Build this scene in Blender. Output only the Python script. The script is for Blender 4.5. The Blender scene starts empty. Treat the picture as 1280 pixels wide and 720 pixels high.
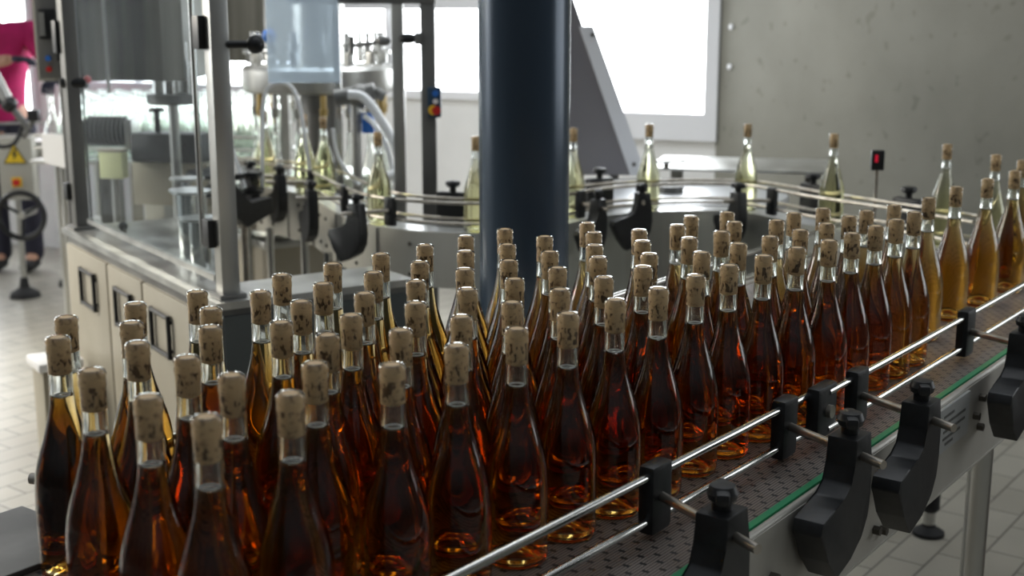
import bpy, bmesh, math, random
from mathutils import Vector, Matrix
from math import sin, cos, pi, radians, hypot, atan2
random.seed(7)
SC = bpy.context.scene
COL = SC.collection
BZ = 0.94            # height of the belts
BH = 0.31            # height of a bottle

# ------------------------------------------------------------------ materials
def mat(name, col, rough=.5, metal=0., **kw):
    m = bpy.data.materials.new(name); m.use_nodes = True
    nt = m.node_tree; b = nt.nodes['Principled BSDF']
    b.inputs['Base Color'].default_value = (*col, 1); b.inputs['Roughness'].default_value = rough
    b.inputs['Metallic'].default_value = metal
    for k, v in kw.items():
        b.inputs[k.replace('_', ' ')].default_value = v
    return m
def N(m, t, **kw):
    n = m.node_tree.nodes.new(t)
    for k, v in kw.items(): setattr(n, k, v)
    return n
def L(m, a, ao, b, bi): m.node_tree.links.new(a.outputs[ao], b.inputs[bi])
def coords(m, scale=(1, 1, 1), kind='Object', rot=(0, 0, 0)):
    tc = N(m, 'ShaderNodeTexCoord'); mp = N(m, 'ShaderNodeMapping')
    mp.inputs['Scale'].default_value = scale; mp.inputs['Rotation'].default_value = rot
    L(m, tc, kind, mp, 'Vector'); return mp
def noise_col(m, c1, c2, scale=5, stretch=(1, 1, 1), detail=4, lo=.35, hi=.65, bump=0., rough=None):
    mp = coords(m, stretch); nz = N(m, 'ShaderNodeTexNoise')
    nz.inputs['Scale'].default_value = scale; nz.inputs['Detail'].default_value = detail
    L(m, mp, 'Vector', nz, 'Vector')
    r = N(m, 'ShaderNodeValToRGB'); r.color_ramp.elements[0].position = lo; r.color_ramp.elements[1].position = hi
    r.color_ramp.elements[0].color = (*c1, 1); r.color_ramp.elements[1].color = (*c2, 1)
    L(m, nz, 'Fac', r, 'Fac'); b = m.node_tree.nodes['Principled BSDF']; L(m, r, 'Color', b, 'Base Color')
    if bump:
        bp = N(m, 'ShaderNodeBump'); bp.inputs['Strength'].default_value = bump; bp.inputs['Distance'].default_value = .002
        L(m, nz, 'Fac', bp, 'Height'); L(m, bp, 'Normal', b, 'Normal')
    if rough:
        rr = N(m, 'ShaderNodeMapRange'); rr.inputs['To Min'].default_value = rough[0]; rr.inputs['To Max'].default_value = rough[1]
        L(m, nz, 'Fac', rr, 'Value'); L(m, rr, 'Result', b, 'Roughness')
    return m, r
M = {}
M['steel'] = noise_col(mat('brushed_steel', (.5, .5, .48), .35, .9), (.42, .42, .40), (.60, .60, .57), 9, (1, 1, .15), rough=(.25, .45))[0]
M['steel_panel'] = noise_col(mat('satin_steel_panel', (.5, .49, .45), .45, .35), (.40, .385, .34), (.50, .48, .43), 4, (1, 1, .4), rough=(.38, .6))[0]
M['steel_dark'] = noise_col(mat('dull_steel', (.2, .2, .19), .5, .7), (.13, .13, .125), (.24, .24, .23), 5, (1, 1, .3))[0]
M['chrome'] = mat('polished_steel', (.68, .68, .66), .16, 1.)
M['rod'] = noise_col(mat('turned_steel_rod', (.45, .42, .36), .3, .9), (.38, .34, .28), (.56, .52, .46), 30)[0]
M['black'] = noise_col(mat('black_plastic', (.012, .013, .015), .42), (.005, .0055, .0065), (.010, .011, .012), 60, bump=.05)[0]
M['rubber'] = mat('black_rubber', (.012, .012, .013), .7)
M['skirt_shiny'] = noise_col(mat('shiny_steel_skirt', (.5, .5, .46), .2, .45), (.36, .36, .32), (.60, .61, .56), 3, (1, 1, .05), lo=.4, hi=.6)[0]  # upright light and dark streaks in the colour imitate reflections
M['white'] = mat('white_plastic', (.8, .8, .8), .4)
M['hose'] = mat('milky_hose', (.90, .92, .93), .35)
M['skirt'] = noise_col(mat('pale_satin_skirt', (.6, .58, .52), .45, .1), (.52, .50, .43), (.62, .60, .53), 4)[0]
M['cream'] = noise_col(mat('beige_sheet_metal', (.5, .46, .38), .5, .25), (.33, .30, .235), (.39, .36, .29), 3)[0]
M['blue'] = mat('blue_plastic', (.03, .16, .55), .35)
M['navy'] = mat('dark_blue_plastic', (.02, .05, .09), .4)
M['red'] = mat('red_plastic', (.55, .02, .02), .35)
M['yellow'] = mat('yellow_plastic', (.8, .55, .03), .4)
M['green'] = mat('green_wear_strip', (.015, .30, .12), .45)
M['paleyellow'] = mat('pale_yellow_plastic', (.75, .78, .45), .5)
M['column'] = mat('dark_painted_steel', (.050, .075, .108), .24, .25)
M['frame_white'] = mat('white_window_frame', (.88, .89, .92), .5)
M['box_grey'] = mat('grey_enclosure', (.42, .41, .36), .5)
M['brown'] = noise_col(mat('brown_wood', (.09, .045, .025), .6), (.06, .03, .018), (.12, .06, .03), 6, (1, 1, 6))[0]
M['magenta'] = noise_col(mat('magenta_cloth', (.5, .01, .12), .85), (.42, .008, .10), (.55, .012, .14), 12)[0]
M['cloth_dark'] = mat('dark_cloth', (.03, .03, .05), .85)
M['skin'] = mat('skin', (.55, .30, .20), .55)
M['hair'] = noise_col(mat('brown_hair', (.05, .03, .02), .6), (.03, .018, .01), (.08, .05, .03), 40)[0]
M['bolt'] = mat('dark_bolt', (.10, .09, .075), .45, .7)
M['marking'] = mat('black_marking', (.02, .02, .02), .5)
M['brass'] = mat('brass', (.5, .36, .14), .35, .9)

def glass(name, ior, rough=0., col=(1, 1, 1), vol=None):
    m = bpy.data.materials.new(name); m.use_nodes = True; nt = m.node_tree; nt.nodes.clear()
    o = nt.nodes.new('ShaderNodeOutputMaterial'); g = nt.nodes.new('ShaderNodeBsdfGlass')
    g.inputs['IOR'].default_value = ior; g.inputs['Roughness'].default_value = rough; g.inputs['Color'].default_value = (*col, 1)
    nt.links.new(g.outputs[0], o.inputs['Surface'])
    if vol:
        v = nt.nodes.new('ShaderNodeVolumeAbsorption'); v.inputs['Color'].default_value = (*vol[0], 1); v.inputs['Density'].default_value = vol[1]
        nt.links.new(v.outputs[0], o.inputs['Volume'])
    return m
M['glass'] = glass('clear_bottle_glass', 1.5, col=(.985, .995, .985))
# wine meets glass, so its index is the ratio of the two
M['wine'] = glass('rose_wine', 1.34 / 1.5, vol=((.84, .645, .07), 58.))
M['wine_lit'] = glass('rose_wine_lit', 1.34 / 1.5, vol=((.74, .71, .20), 15.))  # same rose wine, lit copy: paleness of lone bottles put into weaker absorption
M['acrylic'] = glass('clear_acrylic', 1.06, col=(.93, .96, .97))
M['acrylic_blue'] = glass('blue_tinted_acrylic', 1.35, rough=.04, col=(.80, .87, .93))
nt = M['acrylic_blue'].node_tree; tl = nt.nodes.new('ShaderNodeBsdfTranslucent'); tl.inputs[0].default_value = (.72, .79, .85, 1); ms = nt.nodes.new('ShaderNodeMixShader'); ms.inputs[0].default_value = .30
nt.links.new(nt.nodes['Glass BSDF'].outputs[0], ms.inputs[1]); nt.links.new(tl.outputs[0], ms.inputs[2]); nt.links.new(ms.outputs[0], nt.nodes['Material Output'].inputs[0])
M['hood'] = noise_col(mat('reflection_streaked_hood', (.2, .2, .19), .4, .6), (.07, .068, .055), (.30, .29, .25), 7, (1, 1, .04), lo=.38, hi=.62)[0]  # vertical reflections on the steel painted into the colour as streaks

# cork
m = mat('cork', (.42, .30, .18), .8); mp = coords(m, (1, 1, 1))
nz = N(m, 'ShaderNodeTexNoise'); nz.inputs['Scale'].default_value = 160; nz.inputs['Detail'].default_value = 6; L(m, mp, 'Vector', nz, 'Vector')
r = N(m, 'ShaderNodeValToRGB'); e = r.color_ramp.elements
e[0].position = .28; e[0].color = (.22, .125, .055, 1); e[1].position = .46; e[1].color = (.60, .41, .215, 1)
L(m, nz, 'Fac', r, 'Fac')
mp2 = coords(m, (190, 190, 75)); oi = N(m, 'ShaderNodeObjectInfo'); ad = N(m, 'ShaderNodeVectorMath', operation='ADD'); 
mu = N(m, 'ShaderNodeMath', operation='MULTIPLY'); mu.inputs[1].default_value = 60; L(m, oi, 'Random', mu, 0)
L(m, mp2, 'Vector', ad, 0); L(m, mu, 'Value', ad, 1)
n2 = N(m, 'ShaderNodeTexNoise'); n2.inputs['Scale'].default_value = 1.; n2.inputs['Detail'].default_value = 2; L(m, ad, 'Vector', n2, 'Vector')
r2 = N(m, 'ShaderNodeValToRGB'); r2.color_ramp.interpolation = 'LINEAR'; e = r2.color_ramp.elements
e[0].position = .55; e[0].color = (1, 1, 1, 1); e[1].position = .60; e[1].color = (.22, .18, .14, 1); L(m, n2, 'Fac', r2, 'Fac')
# printed marks only around the middle of the cork
tc = N(m, 'ShaderNodeTexCoord'); sx = N(m, 'ShaderNodeSeparateXYZ'); L(m, tc, 'Object', sx, 'Vector')
b1 = N(m, 'ShaderNodeMath', operation='COMPARE'); b1.inputs[1].default_value = BH - .030; b1.inputs[2].default_value = .012; L(m, sx, 'Z', b1, 0)
mx = N(m, 'ShaderNodeMix', data_type='RGBA', blend_type='MULTIPLY'); L(m, b1, 'Value', mx, 'Factor'); L(m, r, 'Color', mx, 6); L(m, r2, 'Color', mx, 7)
L(m, mx, 2, m.node_tree.nodes['Principled BSDF'], 'Base Color'); M['cork'] = m
cap = N(m, 'ShaderNodeMath', operation='GREATER_THAN'); cap.inputs[1].default_value = BH - .0008; L(m, sx, 'Z', cap, 0)
mt = N(m, 'ShaderNodeMix', data_type='RGBA'); L(m, cap, 'Value', mt, 'Factor'); L(m, mx, 2, mt, 6); mt.inputs[7].default_value = (.68, .50, .30, 1)
L(m, mt, 2, m.node_tree.nodes['Principled BSDF'], 'Base Color')
m = bpy.data.materials.new('meniscus_glint_white'); m.use_nodes = True; pb = m.node_tree.nodes['Principled BSDF']; pb.inputs['Base Color'].default_value = (.85, .85, .84, 1); pb.inputs['Roughness'].default_value = .35  # whitish colour imitating the bright reflection at the wine line
pb.inputs['Subsurface Weight'].default_value = 0.; M['glint_ring'] = m

# modular belt: long fine ribs with staggered dark slots
m = mat('modular_belt', (.2, .17, .15), .5, .0)
tc = N(m, 'ShaderNodeTexCoord'); sx = N(m, 'ShaderNodeSeparateXYZ'); L(m, tc, 'Object', sx, 'Vector')
def MA(op, a, b=None, c=None):
    n = N(m, 'ShaderNodeMath', operation=op)
    for i, v in enumerate((a, b, c)):
        if v is None: continue
        if isinstance(v, (int, float)): n.inputs[i].default_value = v
        else: m.node_tree.links.new(v, n.inputs[i])
    return n.outputs[0]
X_, Y_ = sx.outputs['X'], sx.outputs['Y']
row = MA('FLOOR', MA('DIVIDE', Y_, .0146)); fr = MA('FRACT', MA('DIVIDE', Y_, .0146))
off = MA('MULTIPLY', MA('FRACT', MA('MULTIPLY', row, .5)), 1.)
fx = MA('FRACT', MA('ADD', MA('DIVIDE', X_, .036), off))
slot = MA('MULTIPLY', MA('LESS_THAN', fx, .17), MA('MULTIPLY', MA('GREATER_THAN', fr, .08), MA('LESS_THAN', fr, .80)))
rib = MA('LESS_THAN', MA('FRACT', MA('DIVIDE', Y_, .00487)), .36)
nz = N(m, 'ShaderNodeTexNoise'); nz.inputs['Scale'].default_value = 12; L(m, tc, 'Object', nz, 'Vector')
base = N(m, 'ShaderNodeMix', data_type='RGBA'); base.inputs[6].default_value = (.19, .15, .125, 1); base.inputs[7].default_value = (.28, .24, .21, 1); L(m, nz, 'Fac', base, 'Factor')
c2 = N(m, 'ShaderNodeMix', data_type='RGBA'); L(m, base, 2, c2, 6); c2.inputs[7].default_value = (.06, .048, .04, 1); m.node_tree.links.new(rib, c2.inputs['Factor'])
c3 = N(m, 'ShaderNodeMix', data_type='RGBA'); L(m, c2, 2, c3, 6); c3.inputs[7].default_value = (.012, .011, .010, 1); m.node_tree.links.new(slot, c3.inputs['Factor'])
L(m, c3, 2, m.node_tree.nodes['Principled BSDF'], 'Base Color')
bp = N(m, 'ShaderNodeBump'); bp.inputs['Strength'].default_value = .6; bp.inputs['Distance'].default_value = .0015
m.node_tree.links.new(MA('SUBTRACT', 1., MA('MAXIMUM', slot, MA('MULTIPLY', rib, .5))), bp.inputs['Height']); L(m, bp, 'Normal', m.node_tree.nodes['Principled BSDF'], 'Normal')
M['belt'] = m

# tiles
m = mat('floor_tiles', (.5, .48, .42), .35); mp = coords(m, (1, 1, 1), rot=(0, 0, -radians(53)))
bk = N(m, 'ShaderNodeTexBrick'); bk.offset = .5; bk.inputs['Scale'].default_value = 1.
for k, v in (('Mortar Size', .0035), ('Brick Width', .235), ('Row Height', .118), ('Mortar Smooth', .2)): bk.inputs[k].default_value = v
bk.inputs['Color1'].default_value = (.36, .335, .28, 1); bk.inputs['Color2'].default_value = (.42, .395, .335, 1); bk.inputs['Mortar'].default_value = (.13, .12, .10, 1)
L(m, mp, 'Vector', bk, 'Vector')
nz = N(m, 'ShaderNodeTexNoise'); nz.inputs['Scale'].default_value = 1.7; nz.inputs['Detail'].default_value = 5; L(m, mp, 'Vector', nz, 'Vector')
mr = N(m, 'ShaderNodeMapRange'); mr.inputs['To Min'].default_value = .72; mr.inputs['To Max'].default_value = 1.2; L(m, nz, 'Fac', mr, 'Value')
mx = N(m, 'ShaderNodeVectorMath', operation='SCALE'); L(m, bk, 'Color', mx, 0); L(m, mr, 'Result', mx, 'Scale')
L(m, mx, 0, m.node_tree.nodes['Principled BSDF'], 'Base Color'); M['tiles'] = m

# concrete wall: soft cloudy blotches and a few pock marks
m = mat('concrete_wall', (.4, .4, .37), .75); mp = coords(m)
nz = N(m, 'ShaderNodeTexNoise'); nz.inputs['Scale'].default_value = 1.6; nz.inputs['Detail'].default_value = 7; L(m, mp, 'Vector', nz, 'Vector')
r = N(m, 'ShaderNodeValToRGB'); e = r.color_ramp.elements; e[0].position = .3; e[0].color = (.20, .197, .166, 1); e[1].position = .72; e[1].color = (.295, .29, .25, 1); L(m, nz, 'Fac', r, 'Fac')
vo = N(m, 'ShaderNodeTexNoise'); vo.inputs['Scale'].default_value = 14; vo.inputs['Detail'].default_value = 1; L(m, mp, 'Vector', vo, 'Vector')
r2 = N(m, 'ShaderNodeValToRGB'); e = r2.color_ramp.elements; e[0].position = .26; e[0].color = (.80, .80, .78, 1); e[1].position = .33; e[1].color = (1, 1, 1, 1); L(m, vo, 'Fac', r2, 'Fac')
mx = N(m, 'ShaderNodeMix', data_type='RGBA', blend_type='MULTIPLY'); mx.inputs['Factor'].default_value = 1; L(m, r, 'Color', mx, 6); L(m, r2, 'Color', mx, 7)
L(m, mx, 2, m.node_tree.nodes['Principled BSDF'], 'Base Color'); M['concrete'] = m
M['plaster'] = noise_col(mat('white_plaster', (.6, .6, .6), .8), (.80, .80, .79), (.86, .86, .85), 3)[0]

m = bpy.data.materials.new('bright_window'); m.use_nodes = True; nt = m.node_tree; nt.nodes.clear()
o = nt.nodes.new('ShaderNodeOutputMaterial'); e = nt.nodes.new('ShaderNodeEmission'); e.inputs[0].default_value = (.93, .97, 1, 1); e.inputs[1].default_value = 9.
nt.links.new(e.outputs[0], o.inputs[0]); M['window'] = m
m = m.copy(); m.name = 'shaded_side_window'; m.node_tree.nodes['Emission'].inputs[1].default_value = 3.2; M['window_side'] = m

# ------------------------------------------------------------------ mesh helpers
class MB:
    """collects shapes into one mesh"""
    def __init__(s): s.bm = bmesh.new()
    def box(s, c, d, rz=0., rot=None, bev=.0):
        R = rot if rot else Matrix.Rotation(rz, 4, 'Z')
        mtx = Matrix.Translation(c) @ R @ Matrix.Diagonal((*d, 1))
        g = bmesh.ops.create_cube(s.bm, size=1, matrix=mtx)
        if bev:
            es = list({e for v in g['verts'] for e in v.link_edges})
            bmesh.ops.bevel(s.bm, geom=es, offset=bev, segments=2, affect='EDGES', profile=.6)
        return s
    def cyl(s, a, b, r, r2=None, seg=20, cap=True):
        a, b = Vector(a), Vector(b); d = b - a
        mtx = Matrix.Translation((a + b) / 2) @ d.to_track_quat('Z', 'Y').to_matrix().to_4x4()
        bmesh.ops.create_cone(s.bm, cap_ends=cap, segments=seg, radius1=r, radius2=r if r2 is None else r2, depth=d.length, matrix=mtx); return s
    def sph(s, c, r, sc=(1, 1, 1), seg=16):
        bmesh.ops.create_uvsphere(s.bm, u_segments=seg, v_segments=seg // 2 + 2, radius=r, matrix=Matrix.Translation(c) @ Matrix.Diagonal((*sc, 1))); return s
    def lathe(s, prof, c=(0, 0, 0), seg=40, rot=None):
        R = Matrix.Translation(c) @ (rot if rot else Matrix.Identity(4)); rings = []
        for r, z in prof:
            if r < 1e-6: rings.append([s.bm.verts.new(R @ Vector((0, 0, z)))])
            else: rings.append([s.bm.verts.new(R @ Vector((r * cos(2 * pi * k / seg), r * sin(2 * pi * k / seg), z))) for k in range(seg)])
        for a, b in zip(rings, rings[1:]):
            for k in range(seg):
                k2 = (k + 1) % seg
                vs = [a[0]] if len(a) == 1 else [a[k], a[k2]]
                vs += [b[0]] if len(b) == 1 else [b[k2], b[k]]
                s.bm.faces.new(vs)
        return s
    def prism(s, poly, f, t):
        """poly 2D, f maps (u, v, w) to 3D, w from -t/2 to t/2"""
        a = [s.bm.verts.new(f(u, v, -t / 2)) for u, v in poly]; b = [s.bm.verts.new(f(u, v, t / 2)) for u, v in poly]
        n = len(poly); s.bm.faces.new(a); s.bm.faces.new(b[::-1])
        for i in range(n): s.bm.faces.new([a[i], b[i], b[(i + 1) % n], a[(i + 1) % n]])
        return s
    def tube(s, pts, r, seg=10, closed=False):
        pts = [Vector(p) for p in pts]; rings = []; n = len(pts); prev = None
        for i, p in enumerate(pts):
            t = (pts[min(i + 1, n - 1)] - pts[max(i - 1, 0)]).normalized() if not closed else (pts[(i + 1) % n] - pts[i - 1]).normalized()
            if prev is None:
                up = Vector((0, 0, 1)) if abs(t.z) < .9 else Vector((1, 0, 0)); x = t.cross(up).normalized()
            else: x = (prev - t * prev.dot(t)).normalized()
            y = t.cross(x); prev = x
            rr = r[i] if isinstance(r, (list, tuple)) else r
            rings.append([s.bm.verts.new(p + rr * (cos(2 * pi * k / seg) * x + sin(2 * pi * k / seg) * y)) for k in range(seg)])
        m_ = n if closed else n - 1
        for i in range(m_):
            a, b = rings[i], rings[(i + 1) % n]
            for k in range(seg): s.bm.faces.new([a[k], a[(k + 1) % seg], b[(k + 1) % seg], b[k]])
        if not closed: s.bm.faces.new(rings[0][::-1]); s.bm.faces.new(rings[-1])
        return s
    def build(s, name, m, parent=None, smooth=35, recalc=True):
        if recalc: bmesh.ops.recalc_face_normals(s.bm, faces=s.bm.faces[:])
        me = bpy.data.meshes.new(name); s.bm.to_mesh(me); s.bm.free()
        me.materials.append(M[m] if isinstance(m, str) else m)
        if smooth:
            for p in me.polygons: p.use_smooth = True
            me.set_sharp_from_angle(angle=radians(smooth))
        o = bpy.data.objects.new(name, me); COL.objects.link(o)
        if parent: o.parent = parent
        return o
def tag(o, label=None, cat=None, group=None, kind=None):
    if label: o['label'] = label
    if cat: o['category'] = cat
    if group: o['group'] = group
    if kind: o['kind'] = kind
    return o
def thing(name, loc, label, cat, rz=0., group=None):
    o = bpy.data.objects.new(name, None); COL.objects.link(o); o.location = loc; o.rotation_euler = (0, 0, rz)
    o.empty_display_size = .05; return tag(o, label, cat, group)
def copy_tree(o, parent=None):
    c = o.copy(); COL.objects.link(c); c.parent = parent
    for ch in [x for x in o.children]: copy_tree(ch, c)
    return c
def smooth_path(pts, n=8, closed=False):
    """Catmull-Rom"""
    P = [Vector(p) for p in pts]; out = []; k = len(P)
    for i in range(k if closed else k - 1):
        p0 = P[i - 1] if (i > 0 or closed) else P[0]; p1 = P[i]; p2 = P[(i + 1) % k]; p3 = P[(i + 2) % k] if (i + 2 < k or closed) else P[-1]
        for j in range(n):
            t = j / n
            out.append(.5 * ((2 * p1) + (p2 - p0) * t + (2 * p0 - 5 * p1 + 4 * p2 - p3) * t * t + (3 * p1 - p0 - 3 * p2 + p3) * t ** 3))
    if not closed: out.append(P[-1])
    return out

# ------------------------------------------------------------------ the room
CX, CY = 1.12, 7.05                                   # corner where the back wall meets the right wall
bdir = Vector((-1, .45)).normalized(); bn = Vector((-.45, -1)).normalized()     # along the back wall, and into the room
rdir = Vector((.52, -.854)).normalized(); rn = Vector((-rdir.y, rdir.x)) * -1   # along the right wall towards us
if rn.x > 0: rn = -rn
tag(MB().box((-.5, 4.5, -.05), (12, 14, .1)).build('floor', 'tiles', smooth=0), kind='structure')
def wall_piece(o0, d, nrm, t0, t1, z0, z1, th=.2):
    """polygon of a wall slab from distance t0 to t1 along d"""
    mb = wall_piece.mb
    a = o0 + d * t0; b = o0 + d * t1; c = (a + b) / 2 - nrm * th / 2
    mb.box((c.x, c.y, (z0 + z1) / 2), ((b - a).length, th, z1 - z0), atan2(d.y, d.x))
C0 = Vector((CX, CY))
def tpx(px):   # where on the back wall a given direction from the viewpoint meets it
    a = (px - 640) / 1600 * 1.022
    # C0 + bdir*t with x = a*y
    return (a * C0.y - C0.x) / (bdir.x - a * bdir.y)
W2 = (tpx(874), tpx(705), 1.10, 2.5)
W1 = (tpx(604), tpx(95), 1.19, 1.665)
W3 = (tpx(60), tpx(-160), .75, 2.5)
HT = 3.3; END = tpx(-330)
wall_piece.mb = MB()
for a, b, z0, z1 in ((0, W2[0], 0, HT), (W2[0], W2[1], 0, W2[2]), (W2[0], W2[1], W2[3], HT), (W2[1], W1[0], 0, HT), (W1[0], W1[1], 0, W1[2]), (W1[0], W1[1], W1[3], HT),
                     (W1[1], W3[0], 0, HT), (W3[0], W3[1], 0, W3[2]), (W3[0], W3[1], W3[3], HT), (W3[1], END, 0, HT)):
    wall_piece(C0, bdir, bn, a, b, z0, z1)
tag(wall_piece.mb.build('wall_back', 'plaster', smooth=0), kind='structure')
W5 = (3.3, 5.3, 1.15, 2.45)
wall_piece.mb = MB()
for a, b, z0, z1 in ((-.1, W5[0], 0, HT), (W5[0], W5[1], 0, W5[2]), (W5[0], W5[1], W5[3], HT), (W5[1], 8., 0, HT)): wall_piece(C0, rdir, rn, a, b, z0, z1)
tag(wall_piece.mb.build('wall_right', 'concrete', smooth=0), kind='structure')
E0 = C0 + bdir * END
LD, LN = Vector((0, -1)), Vector((1, 0)); W4 = (4.3, 6.9, .9, 2.6)
wall_piece.mb = MB()
for a, b, z0, z1 in ((0, W4[0], 0, HT), (W4[0], W4[1], 0, W4[2]), (W4[0], W4[1], W4[3], HT), (W4[1], 8., 0, HT)): wall_piece(E0, LD, LN, a, b, z0, z1)
tag(wall_piece.mb.build('wall_left', 'plaster', smooth=0), kind='structure')
def window(name, W, fr, bars, ins=.10, C0=C0, bdir=bdir, bn=bn, pm='window'):
    t0, t1, z0, z1 = W; mid = (t0 + t1) / 2; p = C0 + bdir * mid - bn * ins; rz = atan2(bdir.y, bdir.x); w = t1 - t0
    pane = MB().box((p.x, p.y, (z0 + z1) / 2), (w, .012, z1 - z0), rz).build(name, pm, smooth=0); tag(pane, kind='structure')
    f = MB(); q = C0 + bdir * mid + bn * .012
    def bar(tc, zc, ww, hh, th=.03, off=.012):
        qq = C0 + bdir * tc + bn * off; f.box((qq.x, qq.y, zc), (ww, th, hh), rz, bev=.003)
    bar(mid, z0 - fr[0] / 2, w + 2 * fr[1], fr[0]); bar(mid, z1 + fr[1] / 2, w + 2 * fr[1], fr[1])
    bar(t0 - fr[1] / 2, (z0 + z1) / 2, fr[1], z1 - z0); bar(t1 + fr[1] / 2, (z0 + z1) / 2, fr[1], z1 - z0)
    for k in range(bars):
        bar(t0 + w * (k + 1) / (bars + 1), (z0 + z1) / 2, .05, z1 - z0, .04, -.05)
    tag(f.build('window_frame', 'frame_white', pane, smooth=0))
    return pane
window('window_1', W1, (.05, .05), 4); window('window_2', W2, (.15, .075), 0, .03); window('window_3', W3, (.05, .05), 1)
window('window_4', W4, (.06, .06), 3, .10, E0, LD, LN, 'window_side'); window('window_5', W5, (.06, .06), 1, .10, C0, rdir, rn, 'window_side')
# two bolts up on the edge of the concrete wall
for i, z in enumerate((1.36, 1.57)):
    p = C0 + rdir * .1 + rn * .012
    tag(MB().cyl((p.x, p.y, z), (p.x - rn.x * .02, p.y - rn.y * .02, z), .014, seg=12).build('wall_bolt', 'frame_white'),
        'small round bolt head on the concrete wall edge beside the right window, ' + ('lower' if i == 0 else 'upper') + ' of two', 'bolt', 'bolts on the wall edge')

# the dark round column
c = thing('round_column', (.029, 3.05, 0), 'thick dark glossy round steel column standing behind the packed bottles', 'column')
MB().lathe([(.0, 0), (.108, 0), (.108, HT), (0, HT)], seg=64).build('shaft', 'column', c)
MB().lathe([(.109, 0), (.19, 0), (.19, .02), (.109, .02)], seg=40).build('base_plate', 'steel_dark', c)
for k in range(6):
    a = k * pi / 3; MB().cyl((.15 * cos(a), .15 * sin(a), .02), (.15 * cos(a), .15 * sin(a), .04), .014, seg=6).build('bolt', 'bolt', c)
# ------------------------------------------------------------------ bottles
PROF = [(.0128, BH), (.0146, BH - .0012), (.0154, BH - .0035), (.0154, BH - .0065), (.0143, BH - .0090), (.0150, BH - .0115), (.0154, BH - .0145), (.0150, BH - .0185), (.0143, BH - .0215),
        (.0142, BH - .045), (.0143, BH - .065), (.0149, BH - .078), (.0163, BH - .090), (.0188, BH - .102), (.0222, BH - .115), (.0262, BH - .129), (.0308, BH - .143), (.0350, BH - .157),
        (.0380, BH - .170), (.0400, BH - .184), (.0410, BH - .198), (.0414, BH - .215), (.0414, .060), (.0412, .014), (.0403, .0065), (.0380, .0018), (.034, 0.), (.030, .0012), (.024, .009), (.014, .018), (.006, .0225), (0, .0235)]
CORK_L = .047; LIQ = BH - .074
def outer_r(z):
    for (r0, z0), (r1, z1) in zip(PROF[:24], PROF[1:24]):
        if z1 <= z <= z0: return r0 + (r1 - r0) * (z0 - z) / (z0 - z1 + 1e-9)
    return .0414
def bottle_mesh(seg=44, empty=False):
    bore = [(.0099, BH), (.0093, BH - .003), (.0093, BH - CORK_L - .001)]
    if not empty:
        cav = [(.0094, BH - CORK_L - .004), (.0096, LIQ + .010), (.0109, LIQ + .0030), (.0111, LIQ + .0006), (.0104, LIQ), (0, LIQ)]
    else:
        cav = [(.0092, BH - .06)] + [(r - .003, z) for r, z in PROF[11:24]] + [(.036, .010), (.030, .010), (.02, .018), (0, .029)]
    return MB().lathe((cav[::-1] + bore[::-1]) + PROF, seg=seg)
def make_bottle(name, label, wine):
    t = thing(name, (0, 0, 0), label, 'bottle')
    bottle_mesh().build('glass_body', 'glass', t, smooth=60)
    z0 = LIQ - .0004
    lp = [(0, z0), (.0104, z0), (.0112, z0 - .0003)] + [(r - .0038, z) for r, z in PROF if z < LIQ - .002 and r > .0135 and z > .012] + [(.0362, .0085), (.033, .0062), (.029, .0078), (.022, .0165), (.012, .0255), (0, .030)]
    MB().lathe(lp, seg=44).build('wine', wine, t, smooth=60)
    MB().lathe([(0, BH - .0004), (.0088, BH - .0004), (.0096, BH - .0020), (.0096, BH - CORK_L + .0012), (.0088, BH - CORK_L), (0, BH - CORK_L)], seg=28).build('cork', 'cork', t)
    MB().tube([(.0100 * cos(k * pi / 14), .0100 * sin(k * pi / 14), LIQ + .0010) for k in range(28)], .0010, 8, True).build('meniscus_glint_ring', 'glint_ring', t)  # white ring added to stand in for the meniscus reflection
    return t
FILES = [
 [(-.466,1.368),(-.555,1.516),(-.581,1.622)],
 [(-.376,1.268),(-.450,1.489),(-.487,1.591),(-.514,1.702)],
 [(-.300,1.201),(-.374,1.423),(-.381,1.569),(-.404,1.673),(-.448,1.779)],
 [(-.307,1.349),(-.296,1.595),(-.358,1.779)],
 [(-.231,1.280),(-.223,1.398),(-.290,1.717),(-.349,1.900)],
 [(-.227,1.528),(-.211,1.635),(-.277,1.835),(-.284,1.989)],
 [(-.135,1.392),(-.139,1.553),(-.209,1.769),(-.212,1.918),(-.216,2.072)],
 [(-.132,1.707),(-.142,1.852),(-.147,2.002),(-.149,2.154)],
 [(-.066,1.477),(-.066,1.626),(-.064,1.796),(-.073,1.943),(-.077,2.094),(-.082,2.243)],
 [(.006,1.561),(0,1.712),(.004,1.870),(-.005,2.016),(-.008,2.162),(-.013,2.321)],
 [(.074,1.645),(.069,1.796),(.071,1.956),(.063,2.094),(.058,2.243)],
 [(.143,1.727),(.138,1.882),(.140,2.044),(.141,2.154),(.148,2.286),(.142,2.395)],
 [(.211,1.801),(.205,1.963),(.226,2.072),(.227,2.194),(.233,2.312)],
 [(.278,1.894),(.315,2.087),(.313,2.226),(.310,2.367),(.350,2.474)],
 [(.342,1.976),(.390,2.170),(.381,2.295),(.423,2.405),(.429,2.526)],
 [(.412,2.058),(.459,2.243),(.507,2.424)],
 [(.482,2.131),(.528,2.312),(.560,2.515)],
 [(.554,2.202),(.594,2.386),(.633,2.579)],
 [(.614,2.277),(.659,2.474)],
 [(.679,2.358),(.713,2.547)],
 [(.740,2.434),(.791,2.624)],
 [(.803,2.526)],
]
ORD = ['first','second','third','fourth','fifth','sixth','seventh','eighth','ninth','tenth','eleventh','twelfth','thirteenth','fourteenth','fifteenth','sixteenth','seventeenth','eighteenth','nineteenth','twentieth','twenty-first','twenty-second']
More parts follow.
